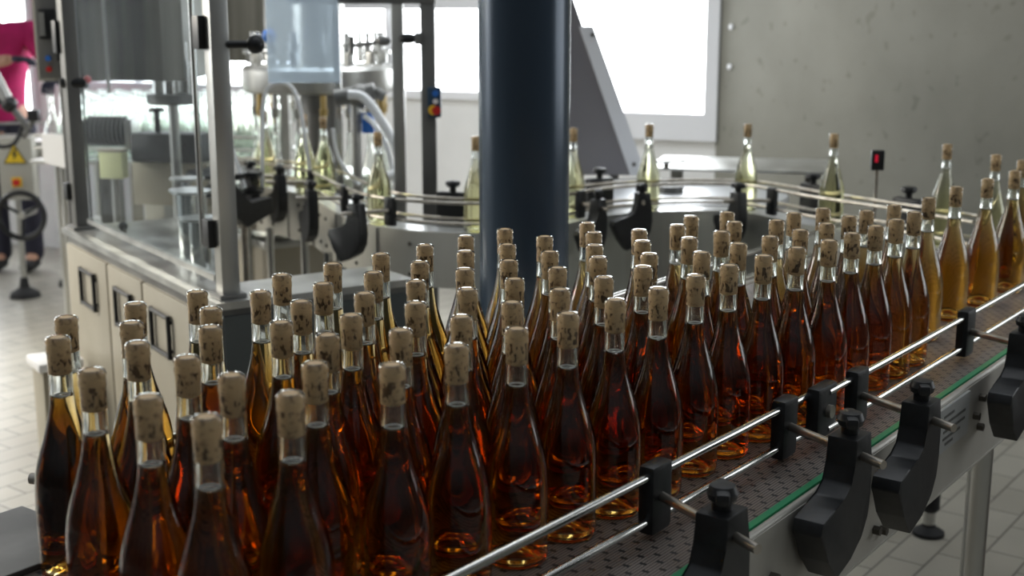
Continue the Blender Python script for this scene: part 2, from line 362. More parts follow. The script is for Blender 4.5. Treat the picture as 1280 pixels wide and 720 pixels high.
# keep every pair at least a bottle's width apart
allb = [[fi, k, Vector(p)] for fi, f in enumerate(FILES) for k, p in enumerate(f)]
for it in range(60):
    for i in range(len(allb)):
        for j in range(i):
            d = allb[i][2] - allb[j][2]
            if d.length < .0842:
                s = d.normalized() * (.0842 - d.length) / 2; allb[i][2] += s; allb[j][2] -= s
rose = make_bottle('wine_bottle', 'x', 'wine'); pale = make_bottle('wine_bottle', 'x', 'wine_lit')
used = {}
def put(proto, x, y, label, group, z=BZ):
    o = proto if not used.get(proto.name) else copy_tree(proto)
    used[proto.name] = 1; o.location = (x, y, z); o.rotation_euler = (0, 0, random.uniform(0, 6.28)); o['label'] = label; o['group'] = group
    return o
pn = {}
for fi, k, p in allb:
    n = len(FILES[fi]); 
    where = 'front' if k == 0 else ('back' if k == n - 1 else ORD[k])
    lab = f'amber wine bottle, {where} one of the {ORD[fi]} file from the left in the packed block'
    if n == 1: lab = f'amber wine bottle alone in the {ORD[fi]} file from the left of the packed block'
    put(rose, p.x, p.y, lab, 'corked amber bottles packed on the wide belt')
SG = 'bottles arriving singly at the far end of the belt'
for (x, y), lab in (((.897, 2.731), 'amber corked bottle just right of the packed block, first of the single line'),
                    ((1.018, 2.914), 'amber corked bottle in the single line, second after the packed block'),
                    ((1.143, 3.060), 'brownish gold corked bottle in the single line, third after the packed block'),
                    ((1.270, 3.221), 'corked bottle in the single line at right, partly in front of two paler bottles'),
                    ((1.382, 3.457), 'corked bottle at the far right edge, behind the last bottle of the single line')):
    put(rose, x, y, lab, SG)
for (x, y), lab in (((1.363, 3.599), 'pale bottle behind the single line, second from the right edge of the photo'),
                    ((1.324, 3.894), 'pale olive bottle with a red glint at its cork, leaving the curved track')):
    put(pale, x, y, lab, SG)
TG = 'pale corked bottles spaced along the curved track'
for (x, y), lab in (((1.065, 4.241), 'pale bottle on the curved track nearest the small sensor post'),
                    ((.848, 4.619), 'pale bottle on the track beside the right edge of the round table'),
                    ((.494, 4.619), 'pale bottle on the track right of the slanted steel chute'),
                    ((.213, 4.454), 'pale bottle in front of the slanted chute, just right of the dark column'),
                    ((-.117, 4.150), 'pale bottle half hidden by the left edge of the dark column'),
                    ((-.450, 4.300), 'pale bottle on the track between two black brackets left of the column'),
                    ((-.728, 4.960), 'pale bottle leaving the filling machine, right one of a touching pair'),
                    ((-.820, 5.060), 'pale bottle leaving the filling machine, left one of a touching pair'),
                    ((-1.02, 5.290), 'pale bottle under the filling machine tank, left of the touching pair')):
    put(pale, x, y, lab, TG)

# empty bottles massed behind the left machine
def make_empty():
    o = bottle_mesh(20, True).build('empty_bottle', 'glass', smooth=60); return tag(o, 'clear empty bottle standing in the crowd of empties behind the left machine', 'bottle', 'empty clear bottles waiting behind the machine')
emp = make_empty(); first = True
for r_ in range(7):
    for c_ in range(12):
        o = emp if first else emp.copy()
        if not first: COL.objects.link(o)
        first = False
        o.location = (-2.27 + c_ * .095 + (r_ % 2) * .047, 6.35 + r_ * .083 - c_ * .01, BZ)

# ------------------------------------------------------------------ the wide belt conveyor
TH = atan2(.798, .602)
def W(s, n, z=0.): return Vector((s * .602 + n * .798, s * .798 - n * .602, z))     # s along the belt, n to its right
S0, S1 = -.25, 3.66; NL, NR = -1.485, -.748
cv = thing('belt_conveyor', (0, 0, 0), 'wide modular belt conveyor with grey steel sides carrying the packed bottles', 'conveyor', TH)
# in the conveyor's own frame x = s, y = -n
MB().box(((S0 + S1) / 2, -(NL + NR) / 2, BZ - .009), (S1 - S0, NR - NL, .018)).build('belt', 'belt', cv, smooth=0)
MB().box(((S0 + S1) / 2, -(NR + .006), BZ - .005), (S1 - S0, .011, .012)).build('wear_strip', 'green', cv, smooth=0)
def side(nn, nin, name, S0=S0):
    mb = MB(); x = (S0 + S1) / 2; l = S1 - S0
    mb.box((x, -nn, BZ - .092), (l, .004, .176)); mb.cyl((S0, -(nn + nin * .006), BZ - .004), (S1, -(nn + nin * .006), BZ - .004), .0065, seg=12)
    mb.box((x, -(nn + nin * .012), BZ - .178), (l, .03, .004))
    return mb.build(name, 'steel_panel', cv)
side(-.722, -1, 'side_panel'); side(-1.51, 1, 'side_panel', .97)
for s_ in (.4, 1.2, 2.0, 2.8, 3.4):
    MB().box((s_, 1.115, BZ - .07), (.04, .78, .04)).build('cross_beam', 'steel_dark', cv)
for s_, nn in ((.3, -.80), (.3, -1.42), (2.80, -.80), (2.75, -1.42)):
    MB().cyl((s_, -nn, .09), (s_, -nn, BZ - .18), .026, seg=24).build('leg', 'steel', cv)
    f_ = MB().cyl((s_, -nn, .03), (s_, -nn, .1), .011, seg=12).lathe([(0, 0), (.045, 0), (.045, .01), (.02, .03), (0, .03)], (s_, -nn, 0), 20).build('levelling_foot', 'rubber', cv)
    MB().box((s_, -nn, BZ - .20), (.075, .075, .05), bev=.005).build('leg_clamp', 'black', cv)
for s_, z_ in ((1.56, .86), (1.60, .82), (1.95, .80), (1.98, .79), (1.30, .87), (1.34, .84), (2.45, .87), (2.48, .84), (2.48, .90)):
    MB().cyl((s_, .720, z_), (s_, .708, z_), .008, seg=6).build('bolt', 'bolt', cv)
# name plate on the side panel
pl = MB().box((2.305, .7165, .892), (.185, .006, .085), bev=.001).build('name_plate', mat('plate_metal', (.40, .41, .40), .35, .2), cv, smooth=0); tag(pl, 'light metal name plate with rows of small print')
lines = MB()
for i, (a, b, z) in enumerate(((.02, .06, .03), (.03, .11, .014), (.02, .05, -.004), (.06, .11, -.004), (.02, .09, -.02), (.03, .06, -.034))):
    x = a * 1.3
    while x < b * 1.3:
        wd = random.uniform(.003, .007); lines.box((2.225 + x + wd / 2, .7130, .892 + z * .85), (wd, .001, .005)); x += wd + .0015
lines.build('plate_text', 'steel_dark', pl, smooth=0)
# plate at the near left corner of the table
tp = thing('transfer_plate', tuple(W(.63, -1.50, 0)), 'dark grey flat steel plate at the belt side in the lower left corner', 'plate', TH)
MB().box((0, 0, BZ + .005), (.65, .196, .008), bev=.002).build('plate', 'steel_dark', tp, smooth=0)
MB().cyl((.25, .065, BZ + .008), (.25, .065, BZ + .011), .008, seg=16).build('hole', 'rubber', tp)
MB().cyl((.13, .03, BZ + .008), (.13, .03, BZ + .011), .008, seg=16).build('hole', 'rubber', tp)
for s_ in (-.25, .25): MB().box((s_, .06, BZ / 2), (.04, .04, BZ)).build('support', 'steel_dark', tp)

# guide rails
def rail(name, pts, label, cat='guide rail', r=.0062, m='chrome', group=None):
    return tag(MB().tube(pts, r, 12).build(name, m), label, cat, group)
ZU, ZL = 1.030, .967
RA = [(0.2, -.862), (1.90, -.818)]; RB = [(1.92, -.800), (2.3, -.795), (3.62, -.79)]
for z, w in ((ZU, 'upper'), (ZL, 'lower')):
    rail('guide_rail', [W(s, n, z) for s, n in RA], f'polished {w} guide rail along the near side of the packed amber bottles')
    rail('guide_rail', [W(s, n, z) for s, n in RB], f'polished {w} guide rail continuing to the right edge beside the belt')
    rail('guide_rail', [W(s, -1.475, z) for s in (.965, 3.6)], f'{w} guide rail along the far side of the wide belt')

# black brackets that carry the rails
def bracket_parts(t, mirror=1, head_off=0., clamp=True, big=1.):
    """local frame: x along the rail, +y away from the belt, z up; the rail is at y=0"""
    f = lambda u, v, w: Vector((w, u, v))
    y0 = .133
    if clamp:
        MB().box((0, 0, .997), (.052, .026, .098), bev=.008).build('rail_clamp', 'black', t)
    MB().cyl((0, .005, 1.000), (.085, .195, 1.000), .0068, seg=16).build('rod', 'rod', t)
    # hooked body: upright stem, then a curved lobe running back along the side panel
    poly = [(.028, 1.030), (-.028, 1.030), (-.036, .975), (-.040, .930), (-.034, .895), (-.014, .866), (.026, .846), (.075, .830), (.108, .868), (.140, .918), (.134, .936), (.095, .944), (.060, .948), (.036, .962), (.030, .99)]
    body = MB(); body.prism([(u + .062, v) for u, v in poly], lambda u, v, w: Vector((u, y0 + w, v)), .046)
    bmesh.ops.bevel(body.bm, geom=list(body.bm.edges), offset=.004, segments=2, affect='EDGES', profile=.6)
    body.build('bracket_body', 'black', t)
    hd = MB().lathe([(0, 1.028), (.013, 1.028), (.013, 1.040), (.018, 1.044), (.020, 1.052), (.016, 1.062), (0, 1.064)], (.062, y0, 0), 18)
    hd.box((.062, y0, 1.052), (.064, .018, .017), .5, bev=.006)
    hd.build('clamp_knob', 'black', t)
    for x_, z_ in ((.165, .915), (.14, .855)): MB().cyl((x_, y0 - .025, z_), (x_, y0 - .012, z_), .010, seg=6).build('bolt', 'bolt', t)
def place_bracket(loc, rz, label): 
    t = thing('rail_bracket', loc, label, 'bracket', rz, 'black brackets holding the guide rails'); bracket_parts(t); return t
labs = ['black rail bracket with knob nearest the bottom edge, beside the belt', 'large black rail bracket beside the belt just before the joined rails',
        'black rail bracket with winged knob right after the joined rails', 'black rail bracket cut by the right edge of the photo']
b0 = None
for (s, n), lab in zip(((1.425, -.832), (1.805, -.822), (2.035, -.797), (2.60, -.794)), labs):
    p = W(s, n, 0)
    if b0 is None: b0 = t = place_bracket(p, TH - pi, lab)
    else: t = copy_tree(b0); t.location = p; t['label'] = lab
# +y of the bracket must point to +n
b_rz = atan2(-.602, .798) - pi / 2
for t in [o for o in COL.objects if o.name.startswith('rail_bracket')]: t.rotation_euler = (0, 0, b_rz)
j = thing('rail_joint', tuple(W(1.915, -.808, 0)), 'black block with a round bolt joining two guide rails', 'joint', b_rz)
MB().box((0, 0, 1.000), (.075, .024, .088), bev=.007).build('joint_block', 'black', j)
MB().cyl((0, .012, 1.0), (0, .020, 1.0), .011, seg=20).build('bolt', 'rod', j)
# rod sticking out behind the left bottles
ex = thing('rail_support', tuple(W(.985, -1.475, 0)), 'dark rod of a rail support sticking out left of the bottles', 'rod', b_rz)
MB().cyl((0, 0, 1.0), (.035, -.085, 1.0), .0085, seg=16).build('rod', 'rod', ex)
MB().box((0, 0, .997), (.04, .024, .09), bev=.006).build('rail_clamp', 'black', ex)
MB().box((0, -.055, .93), (.03, .03, .17), bev=.004).build('post', 'black', ex)
# ------------------------------------------------------------------ the curved track
TP = [(-1.55, 5.52), (-1.10, 5.35), (-.84, 5.12), (-.70, 4.90), (-.56, 4.55), (-.40, 4.27), (-.12, 4.15), (.10, 4.29), (.28, 4.50), (.50, 4.61), (.72, 4.64), (.88, 4.58), (1.04, 4.30), (1.26, 3.98), (1.40, 3.74)]
path = [Vector((p.x, p.y)) for p in smooth_path([(x, y, 0) for x, y in TP], 8)]
def offs(d, z, a=0, b=None):
    out = []; n = len(path)
    for i in range(a, n if b is None else b):
        t = (path[min(i + 1, n - 1)] - path[max(i - 1, 0)]).normalized(); nn = Vector((t.y, -t.x))    # right of travel = towards us
        out.append(Vector((*(path[i] + nn * d), z)))
    return out
tr = thing('curved_track', (0, 0, 0), 'curved bottle track with steel side skirts winding behind the packed bottles', 'conveyor')
def ribbon(A, B, name, m, parent, th=.004):
    """a closed strip between two curves; thickness grows along the strip's own normal"""
    mb = MB(); rows = []; k = len(A)
    for i in range(k):
        t = (A[min(i + 1, k - 1)] - A[max(i - 1, 0)]).normalized(); nrm = t.cross((B[i] - A[i]).normalized()).normalized() * th / 2
        rows.append([mb.bm.verts.new(p) for p in (A[i] + nrm, B[i] + nrm, B[i] - nrm, A[i] - nrm)])
    for r0, r1 in zip(rows, rows[1:]):
        for q in range(4): mb.bm.faces.new([r0[q], r0[(q + 1) % 4], r1[(q + 1) % 4], r1[q]])
    mb.bm.faces.new(rows[0]); mb.bm.faces.new(rows[-1][::-1])
    return mb.build(name, m, parent)
ribbon(offs(-.069, BZ - .005), offs(.069, BZ - .005), 'chain', mat('light_plastic_chain', (.62, .63, .62), .22), tr, .010)
n = len(path)
ribbon(offs(.072, BZ + .004, 0, 48), offs(.072, .76, 0, 48), 'side_skirt', 'skirt', tr)
ribbon(offs(.072, BZ + .004, 47), offs(.072, .66, 47), 'side_skirt', 'skirt_shiny', tr)
ribbon(offs(-.072, BZ + .004), offs(-.072, .76), 'side_skirt', 'steel_dark', tr)
# panel seams and bolts on the pale skirt
sk = offs(.0745, 0)
for i in (8, 16, 24, 32, 40):
    p = sk[i]; MB().box((p.x, p.y, .85), (.006, .006, .18)).build('panel_seam', 'steel_dark', tr)
for i in (11, 13, 19, 21, 27, 29, 34, 37, 43):
    for z in (.90, .80):
        p = sk[i]; MB().sph((p.x, p.y, z), .007).build('bolt', 'bolt', tr)
for x_, y_ in ((-1.09, 5.24), (-.97, 5.06), (-.80, 4.86), (-.66, 4.52), (-.62, 4.72), (-.12, 4.15), (.28, 4.50), (.72, 4.64), (1.10, 4.20)):
    MB().cyl((x_, y_, 0), (x_, y_, .80), .016, seg=18).build('leg', 'chrome', tr)
MB().cyl((1.338, 3.86, .03), (1.338, 3.86, .80), .02).build('leg', 'steel', tr); MB().lathe([(0, 0), (.05, 0), (.05, .012), (.022, .03), (.012, .07), (.03, .09), (.03, .16), (0, .16)], (1.338, 3.86, 0), 20).build('levelling_foot', 'rubber', tr)
for d, nm in ((.052, 'near'), (-.052, 'far')):
    for z, w in ((ZU + .008, 'upper'), (ZL + .004, 'lower')):
        rail('guide_rail', [p for p in offs(d, z, 0)], f'{w} thin rail on the {nm} side of the curved track', m='rod', r=.0058)
def path_dir(i):
    t = (path[min(i + 1, n - 1)] - path[max(i - 1, 0)]).normalized(); return t
for i, lab in ((14, 'black rail bracket at the filling machine behind the big steel post'), (22, 'black rail bracket on the track beside the touching pair of bottles'),
               (33, 'black curved rail bracket on the pale skirt left of the lone bottle'), (41, 'black rail bracket directly under the lone bottle left of the column'),
               (60, 'black rail bracket just right of the dark column'), (70, 'black rail bracket under the slanted chute foot'), (92, 'black rail bracket right of the round table')):
    t = copy_tree(b0); d = path_dir(i); nn = Vector((d.y, -d.x)); p = path[i] + nn * .055
    t.location = (p.x, p.y, 0.004); t.rotation_euler = (0, 0, atan2(nn.y, nn.x) - pi / 2); t['label'] = lab; t.scale = (.85, .8, 1.0)
    t.location.z = .0
# far side blocks with knobs
def block(x, y, rz, lab, h=.13):
    t = thing('rail_block', (x, y, 0), lab, 'block', rz, 'black blocks holding the far rails')
    MB().box((0, 0, .99), (.11, .03, h), bev=.008).build('block', 'black', t)
    MB().cyl((0, 0, 1.04), (0, 0, 1.075), .011, seg=14).build('stem', 'black', t)
    MB().lathe([(0, 0), (.018, 0), (.026, .008), (.024, .018), (0, .022)], (0, 0, 1.072), 18).build('clamp_knob', 'black', t)
    MB().box((0, .015, .90), (.04, .02, .12)).build('post', 'black', t)
for i, lab in ((45, 'black block with knob behind the rails left of the column'), (67, 'black block with round knob at the foot of the slanted chute'), (93, 'black block with winged knob at the right of the round table'), (102, 'small black block behind the rails near the sensor')):
    d = path_dir(i); nn = Vector((d.y, -d.x)); p = path[i] - nn * .088
    block(p.x, p.y, atan2(d.y, d.x), lab)

# round table inside the curve
rt = thing('round_table', (.64, 5.12, 0), 'round bright steel rotary table enclosed by the curved track', 'table')
MB().lathe([(0, .935), (.46, .935), (.468, .925), (.468, .90), (0, .90)], seg=72).build('disc', mat('bright_steel_disc', (.72, .74, .76), .28, .6), rt)
MB().lathe([(.0, .0), (.40, .0), (.40, .895), (0, .895)], seg=60).build('drum', 'skirt', rt)
MB().lathe([(0, .931), (.05, .931), (.05, .96), (.02, .965), (0, .965)], seg=24).build('hub', 'steel_dark', rt)
# fixed plate behind the table
gp = thing('cover_plate', (1.0, 5.60, 0), 'light grey steel cover plate behind the round table by the wall', 'plate', -.25)
MB().box((0, .05, .985), (.75, .5, .012), bev=.003).build('plate', 'steel', gp)
for sx_ in (-.3, .3): MB().box((sx_, .2, .49), (.05, .05, .98)).build('leg', 'steel_dark', gp)
hk = thing('table_handle', (.66, 5.46, .991), 'small dark clamp handle on the cover plate behind the round table', 'handle')
MB().cyl((0, 0, 0), (0, 0, .025), .012).build('stem', 'bolt', hk); MB().box((.02, 0, .03), (.13, .03, .014), .2, bev=.005).build('grip', 'chrome', hk)

# sensor on its rod
sn_ = thing('sensor', (1.205, 4.215, 0), 'small dark sensor box with a red light on a thin rod by the wall', 'sensor')
MB().cyl((0, 0, .0), (0, 0, 1.16), .006, seg=10).build('rod', 'rod', sn_)
q = MB().box((0, 0, 1.165), (.042, .03, .066), -.15, bev=.004).build('housing', 'black', sn_)
lm = mat('red_lens', (.6, .01, .03), .3); lm.node_tree.nodes['Principled BSDF'].inputs['Emission Color'].default_value = (1, .02, .08, 1); lm.node_tree.nodes['Principled BSDF'].inputs['Emission Strength'].default_value = .25
MB().box((-.008, -.0165, 1.172), (.009, .004, .024), -.15).build('lens', lm, q)
MB().lathe([(0, 0), (.05, 0), (.05, .012), (0, .012)], seg=20).build('foot', 'steel_dark', sn_)

# slanted chute
ch = thing('cork_chute', (.0, 5.64, 0), 'slanted dark steel chute rising behind the column in front of the window', 'chute')
f = lambda u, v, w: Vector((u, w, v))
MB().prism([(.10, .95), (.535, .95), (.245, 1.74), (.11, 2.12), (.04, 2.12), (.04, .95)], f, .16).build('chute_body', mat('chute_sheet', (.30, .29, .31), .38, .5), ch, smooth=0)
MB().prism([(.515, .95), (.585, .95), (.345, 1.585), (.285, 1.585)], f, .20).build('side_flange', 'frame_white', ch, smooth=0)  # bright reflection on the metal flange painted as plain white
for v in (1.0, 1.55): MB().cyl((.545 - (v - .95) * .34, -.10, v), (.545 - (v - .95) * .34, -.115, v), .008, seg=8).build('bolt', 'bolt', ch)
for u in (.12, .45): MB().box((u, 0, .475), (.04, .04, .95)).build('leg', 'steel_dark', ch)

# ------------------------------------------------------------------ guarded filling machine on the left
K = Vector((-.762, 3.26)); e1 = Vector((-.56, .83)).normalized(); e2 = Vector((.83, .56)).normalized(); RZ = atan2(e1.y, e1.x)
def K3(a, b, z): p = K + e1 * a + e2 * b; return Vector((p.x, p.y, z))
TZ = .90
mb_ = thing('steel_cabinet', (K.x, K.y, 0), 'beige machine cabinet with black handles under a steel worktop', 'cabinet', RZ)
# local frame: x = along e1 (away left), y: e2 is -y
LX, LY = 1.44, .56
LW = .17
fz = lambda u, v, w: Vector((u, v, w))
shape = [(-.015, .015), (1.455, .015), (1.455, -.50), (.26, -.145), (.215, -.145), (.215, -.57), (-.015, -.57)]
MB().prism(shape, lambda u, v, w: Vector((u, v, TZ - .010 + w)), .020).build('worktop', 'steel', mb_, smooth=0)
shape = [(0, 0), (1.44, 0), (1.44, -.48), (.255, -.13), (.20, -.13), (.20, -.555), (0, -.555)]
MB().prism(shape, lambda u, v, w: Vector((u, v, .50 + w)), .758).build('cabinet_body', 'steel_dark', mb_, smooth=0)
for x0, x1, hx in ((.02, .60, .43), (.61, .95, .774), (.96, 1.42, 1.155)):
    d = MB().box(((x0 + x1) / 2, .004, .49), (x1 - x0 - .006, .018, .72), bev=.003).build('cabinet_door', 'cream', mb_)
    h = MB()
    for z_ in (.675, .790): h.cyl((hx - .075, .022, z_), (hx + .075, .022, z_), .007, seg=8)
    for x_ in (-.075, .075): h.cyl((hx + x_, .022, .668), (hx + x_, .022, .797), .007, seg=8)
    for z_ in (.69, .775): h.cyl((hx - .075, .01, z_), (hx - .075, .024, z_), .006, seg=8)
    h.build('handle', 'black', d)
MB().box((-.004, -LY / 2, .49), (.01, LY - .01, .74)).build('end_panel', mat('grey_end_panel', (.07, .08, .08), .45, .2), mb_, smooth=0)
for x_ in (.06, LX - .06):
    for y_ in (-.04, -LW + .04):
        MB().cyl((x_, y_, .0), (x_, y_, .13), .022, seg=14).build('foot', 'rubber', mb_)
# second base carrying the filler
mb2 = thing('filling_cabinet', (-.95, 5.75, 0), 'steel base under the round filling machine behind the guard', 'cabinet', RZ)
MB().box((.0, 0, .36), (.84, .70, .66)).build('body', 'cream', mb2, smooth=0)
MB().box((.0, 0, .705), (.90, .76, .03), bev=.004).build('worktop', 'steel', mb2)
for x_ in (-.38, .38):
    for y_ in (-.3, .3): MB().cyl((x_, y_, 0), (x_, y_, .04), .03, seg=14).build('foot', 'rubber', mb2)

# guard posts
def post(x, y, z0, w, label, z1=2.15, m='steel', rz=RZ, hinge=()):
    t = thing('guard_post', (x, y, z0), label, 'post', rz)
    MB().box((0, 0, (z1 - z0) / 2), (w, w, z1 - z0), bev=.004).build('profile', m, t)
    MB().box((0, 0, .006), (w * 1.5, w * 1.5, .012), bev=.002).build('foot_plate', 'steel_dark', t)
    for z_, sz in hinge:
        MB().box((.035 + w / 2 - .03, .03, z_ - z0), (.045, .03, sz), bev=.004).build('hinge', 'black', t)
    return t
p = K3(.055, .045, 0)
gp2 = post(p.x, p.y, TZ, .050, 'broad steel guard post at the near corner of the machine worktop', m='steel', hinge=((1.07, .075), (1.59, .085)))
p = K3(1.40, .045, 0)
post(p.x, p.y, TZ, .060, 'grey steel guard post at the far left end of the worktop', m='steel_dark', hinge=((1.03, .06),(1.56,.11)))
post(-.437, 5.0, 0, .045, 'slim light guard post in front of the window, left one of two', rz=0)
post(-.322, 5.0, 0, .056, 'grey guard post with the switch box, right one of two', rz=0, m='steel_dark')
post(-.72, 5.36, 0, .03, 'thin light guard post right of the round tank', rz=0, m='chrome')
# rails of the guard
tag(MB().box((-.57, 5.0, 1.70), (.56, .06, .05), -.02, bev=.004).build('cross_beam', 'steel_dark'), 'dark horizontal guard beam across the top of the two slim posts', 'beam')
p = (K3(0.05, .045, 0) + K3(1.4, .045, 0)) / 2
tag(MB().box((p.x - .0, p.y, 2.12), (1.45, .06, .06), RZ, bev=.004).build('cross_beam', 'steel'), 'steel beam joining the tops of the two worktop guard posts', 'beam')
# latch on the post
lt = thing('door_latch', (-.36, 4.955, 1.545), 'black door latch sticking out of the grey guard post', 'latch')
MB().sph((-.035, 0, 0), .022, (1.6, .9, .9)).build('grip', 'black', lt); MB().box((.005, 0, 0), (.03, .03, .045), bev=.003).build('mount', 'steel_dark', lt)
lt = thing('door_latch', (-.49, 4.96, 1.535), 'grey latch rod pointing left from the slim light post', 'latch')
MB().cyl((0, 0, 0), (-.12, 0, -.02), .007).build('rod', 'steel_dark', lt); MB().sph((0, 0, 0), .02, (1.4, 1, .9)).build('knob', 'steel_dark', lt); MB().cyl((-.12, 0, -.05), (-.12, 0, .02), .01).build('pin', 'steel_dark', lt)
# emergency switch box
es = thing('switch_box', (-.298, 4.955, 1.25), 'dark blue switch box with blue, white and red buttons on the guard post', 'switch')
MB().box((0, 0, .055), (.052, .045, .115), bev=.006).build('housing', 'navy', es)
MB().cyl((.006, -.022, .09), (.006, -.034, .09), .012).build('blue_button', 'blue', es)
MB().cyl((.006, -.022, .060), (.006, -.034, .060), .010).build('white_button', 'white', es)
MB().cyl((-.004, -.022, .027), (-.004, -.028, .027), .019).build('yellow_collar', 'yellow', es)
MB().cyl((.006, -.026, .027), (.010, -.050, .027), .013, .017).build('red_button', 'red', es)
# acrylic doors
dr = thing('guard_door', tuple(K3(.12, .045, .93)), 'clear acrylic guard door between the two worktop posts', 'door', RZ)
MB().box((.60, 0, .575), (1.17, .006, 1.13)).build('pane', 'acrylic', dr, smooth=0)
MB().box((.60, 0, .008), (1.18, .02, .016)).build('bottom_strip', 'steel', dr, smooth=0)
MB().cyl((.05, .02, .10), (.05, .02, 1.15), .008).build('edge_rod', 'chrome', dr)
dr = thing('guard_door', (-.73, 4.55, 1.40), 'blue tinted acrylic guard panel hanging before the round tank', 'door', -.05)
MB().box((0, 0, .155), (.255, .006, .31), bev=.002).build('pane', 'acrylic_blue', dr, smooth=0)
MB().box((.0, 0, .315), (.28, .02, .015)).build('top_strip', 'steel', dr, smooth=0)
MB().cyl((-.13, 0, .31), (-.13, 0, .75), .008).build('hanger', 'steel', dr); MB().cyl((.13, 0, .31), (.13, 0, .75), .008).build('hanger', 'steel', dr)

# steel hood over the left machine
hd = thing('steel_hood', (-1.49, 4.95, 1.40), 'grey brushed steel hood hanging between the left guard posts', 'hood')
f = lambda u, v, w: Vector((u, v, w))
MB().prism([(-.33, .02), (-.17, -.03), (-.02, .04), (.16, .0), (.22, .09), (.22, .45), (-.33, .45)], lambda u, v, w: Vector((u, v, w + .15)), .33).build('shell', 'hood', hd, smooth=20)
MB().box((-.03, -.01, .33), (.62, .05, .045), -.03, bev=.003).build('top_beam', 'steel', hd)
MB().cyl((-.045, -.02, -.06), (-.045, -.02, .33), .007).build('rod', 'steel', hd)
MB().cyl((.17, .0, .33), (.17, .0, .75), .02).build('hanger', 'steel_dark', hd); MB().cyl((-.28, .1, .33), (-.28, .1, .75), .02).build('hanger', 'steel_dark', hd)

hs_ = thing('machine_housing', (-1.32, 6.34, 0), 'dark grey steel housing panels behind the round filling machine', 'housing')
for i in range(3): MB().box((-.245 + i * .245, (.0, .01, .0)[i], 1.77), (.240, .04, .72), bev=.003).build('cover_sheet', ('hood', 'hood', 'steel_panel')[i], hs_, smooth=0)
for x_ in (.20, .37): MB().box((x_, .02, 1.06), (.04, .04, 2.12)).build('stand', 'steel', hs_)
# filler tank with its valves
TX, TY = -.86, 5.78
tk = thing('filler_tank', (TX, TY, 0), 'round steel filling machine with a ring of valves above the tank', 'filling machine')
MB().lathe([(0, 1.30), (.32, 1.30), (.335, 1.31), (.34, 1.33), (.34, 1.40), (.325, 1.415), (0, 1.42)], seg=56).build('tank', 'steel', tk)
MB().lathe([(0, .72), (.09, .72), (.09, 1.30), (0, 1.30)], seg=30).build('centre_shaft', 'steel_dark', tk)
MB().lathe([(0, .72), (.325, .72), (.33, .73), (.33, .828), (.22, .828), (.22, .93), (.21, .94), (0, .94)], seg=48).build('carousel', 'chrome', tk)
MB().lathe([(0, 1.42), (.12, 1.42), (.12, 1.75), (0, 1.80)], seg=30).build('dome', 'steel', tk)
NV = 16
for k in range(NV):
    a = 2 * pi * (k + .5) / NV; x, y = .285 * cos(a), .285 * sin(a)
    v = MB().cyl((x, y, 1.42), (x, y, 1.50), .016, seg=12).cyl((x, y, 1.50), (x, y, 1.512), .024, seg=12).cyl((x, y, 1.512), (x, y, 1.56), .010, seg=12).build('valve', 'chrome', tk)
    MB().box((x * 1.06, y * 1.06, 1.45), (.03, .03, .05), a, bev=.003).build('valve_body', 'steel', v); MB().cyl((x, y, 1.475), (x * 1.16, y * 1.16, 1.475), .009, seg=10).build('valve_arm', 'chrome', v)
    nz_ = MB().cyl((x, y, 1.30), (x, y, 1.24), .013, seg=12).cyl((x, y, 1.24), (x, y, 1.20), .019, .015, seg=12).cyl((x, y, 1.20), (x, y, 1.14), .006, seg=8).build('nozzle', 'brass' if k % 3 == 0 else 'chrome', tk)
FG = 'bottles hanging under the filling valves'
for k in range(NV):
    a = 2 * pi * (k + .5) / NV
    if sin(a) > .45: continue
    o = emp.copy(); COL.objects.link(o); o.location = (TX + .285 * cos(a), TY + .285 * sin(a), .83); o['label'] = 'clear bottle standing in the ring under the filling valves'; o['group'] = FG
# guide ring and star wheel
st = thing('star_wheel', (-1.12, 4.98, 0), 'black toothed star wheel at the filler outlet', 'wheel')
for z_ in (.96, 1.03):
    poly = []
    for k in range(96):
        a = 2 * pi * k / 96; rr = .15 - (.035 if (k % 12) < 5 else 0); poly.append((rr * cos(a), rr * sin(a)))
    MB().prism(poly, lambda u, v, w, z_=z_: Vector((u, v, z_ + w)), .018).build('toothed_disc', 'black', st)
MB().cyl((0, 0, .92), (0, 0, 1.12), .03).build('hub', 'steel', st)
MB().cyl((0, 0, .0), (0, 0, .92), .03).build('shaft', 'steel', st)
gb = thing('guide_block', (-1.0, 4.72, 0), 'tall curved black guide at the filler outlet beside the big steel post', 'guide', .9)
MB().prism([(-.12, 1.16), (-.06, 1.18), (-.05, 1.02), (.02, .95), (.12, .96), (.12, .90), (.0, .86), (-.09, .93), (-.12, 1.02)], lambda u, v, w: Vector((u, w, v)), .05).build('guide_body', 'black', gb)
MB().cyl((0, 0, .0), (0, 0, .9), .012).build('rod', 'rod', gb)
# milky hoses
def hose(pts, label, r=.011):
    tag(MB().tube(smooth_path(pts, 8), r, 10).build('hose', 'hose'), label, 'hose')
hose([(-.985, 5.02, .97), (-.975, 5.02, 1.20), (-.955, 5.01, 1.34), (-.895, 5.0, 1.378), (-.84, 5.0, 1.34), (-.81, 5.0, 1.20), (-.79, 5.0, 1.0)], 'arched milky hose in front of the round tank', .008)
hose([(-.66, 5.2, 1.32), (-.60, 5.2, 1.31), (-.54, 5.18, 1.24), (-.47, 5.15, 1.12), (-.45, 5.12, 1.03), (-.50, 5.10, 1.0)], 'milky hose curving down right of the filling valves', .019)
hose([(-.60, 5.25, 1.23), (-.55, 5.2, 1.19), (-.50, 5.15, 1.10), (-.47, 5.12, .97)], 'short milky hose under the longer one beside the lone bottle', .011)
hose([(-.70, 5.02, 1.2), (-.68, 5.02, 1.08), (-.60, 5.0, .98)], 'thin milky hose dropping beside the touching bottles', .008)
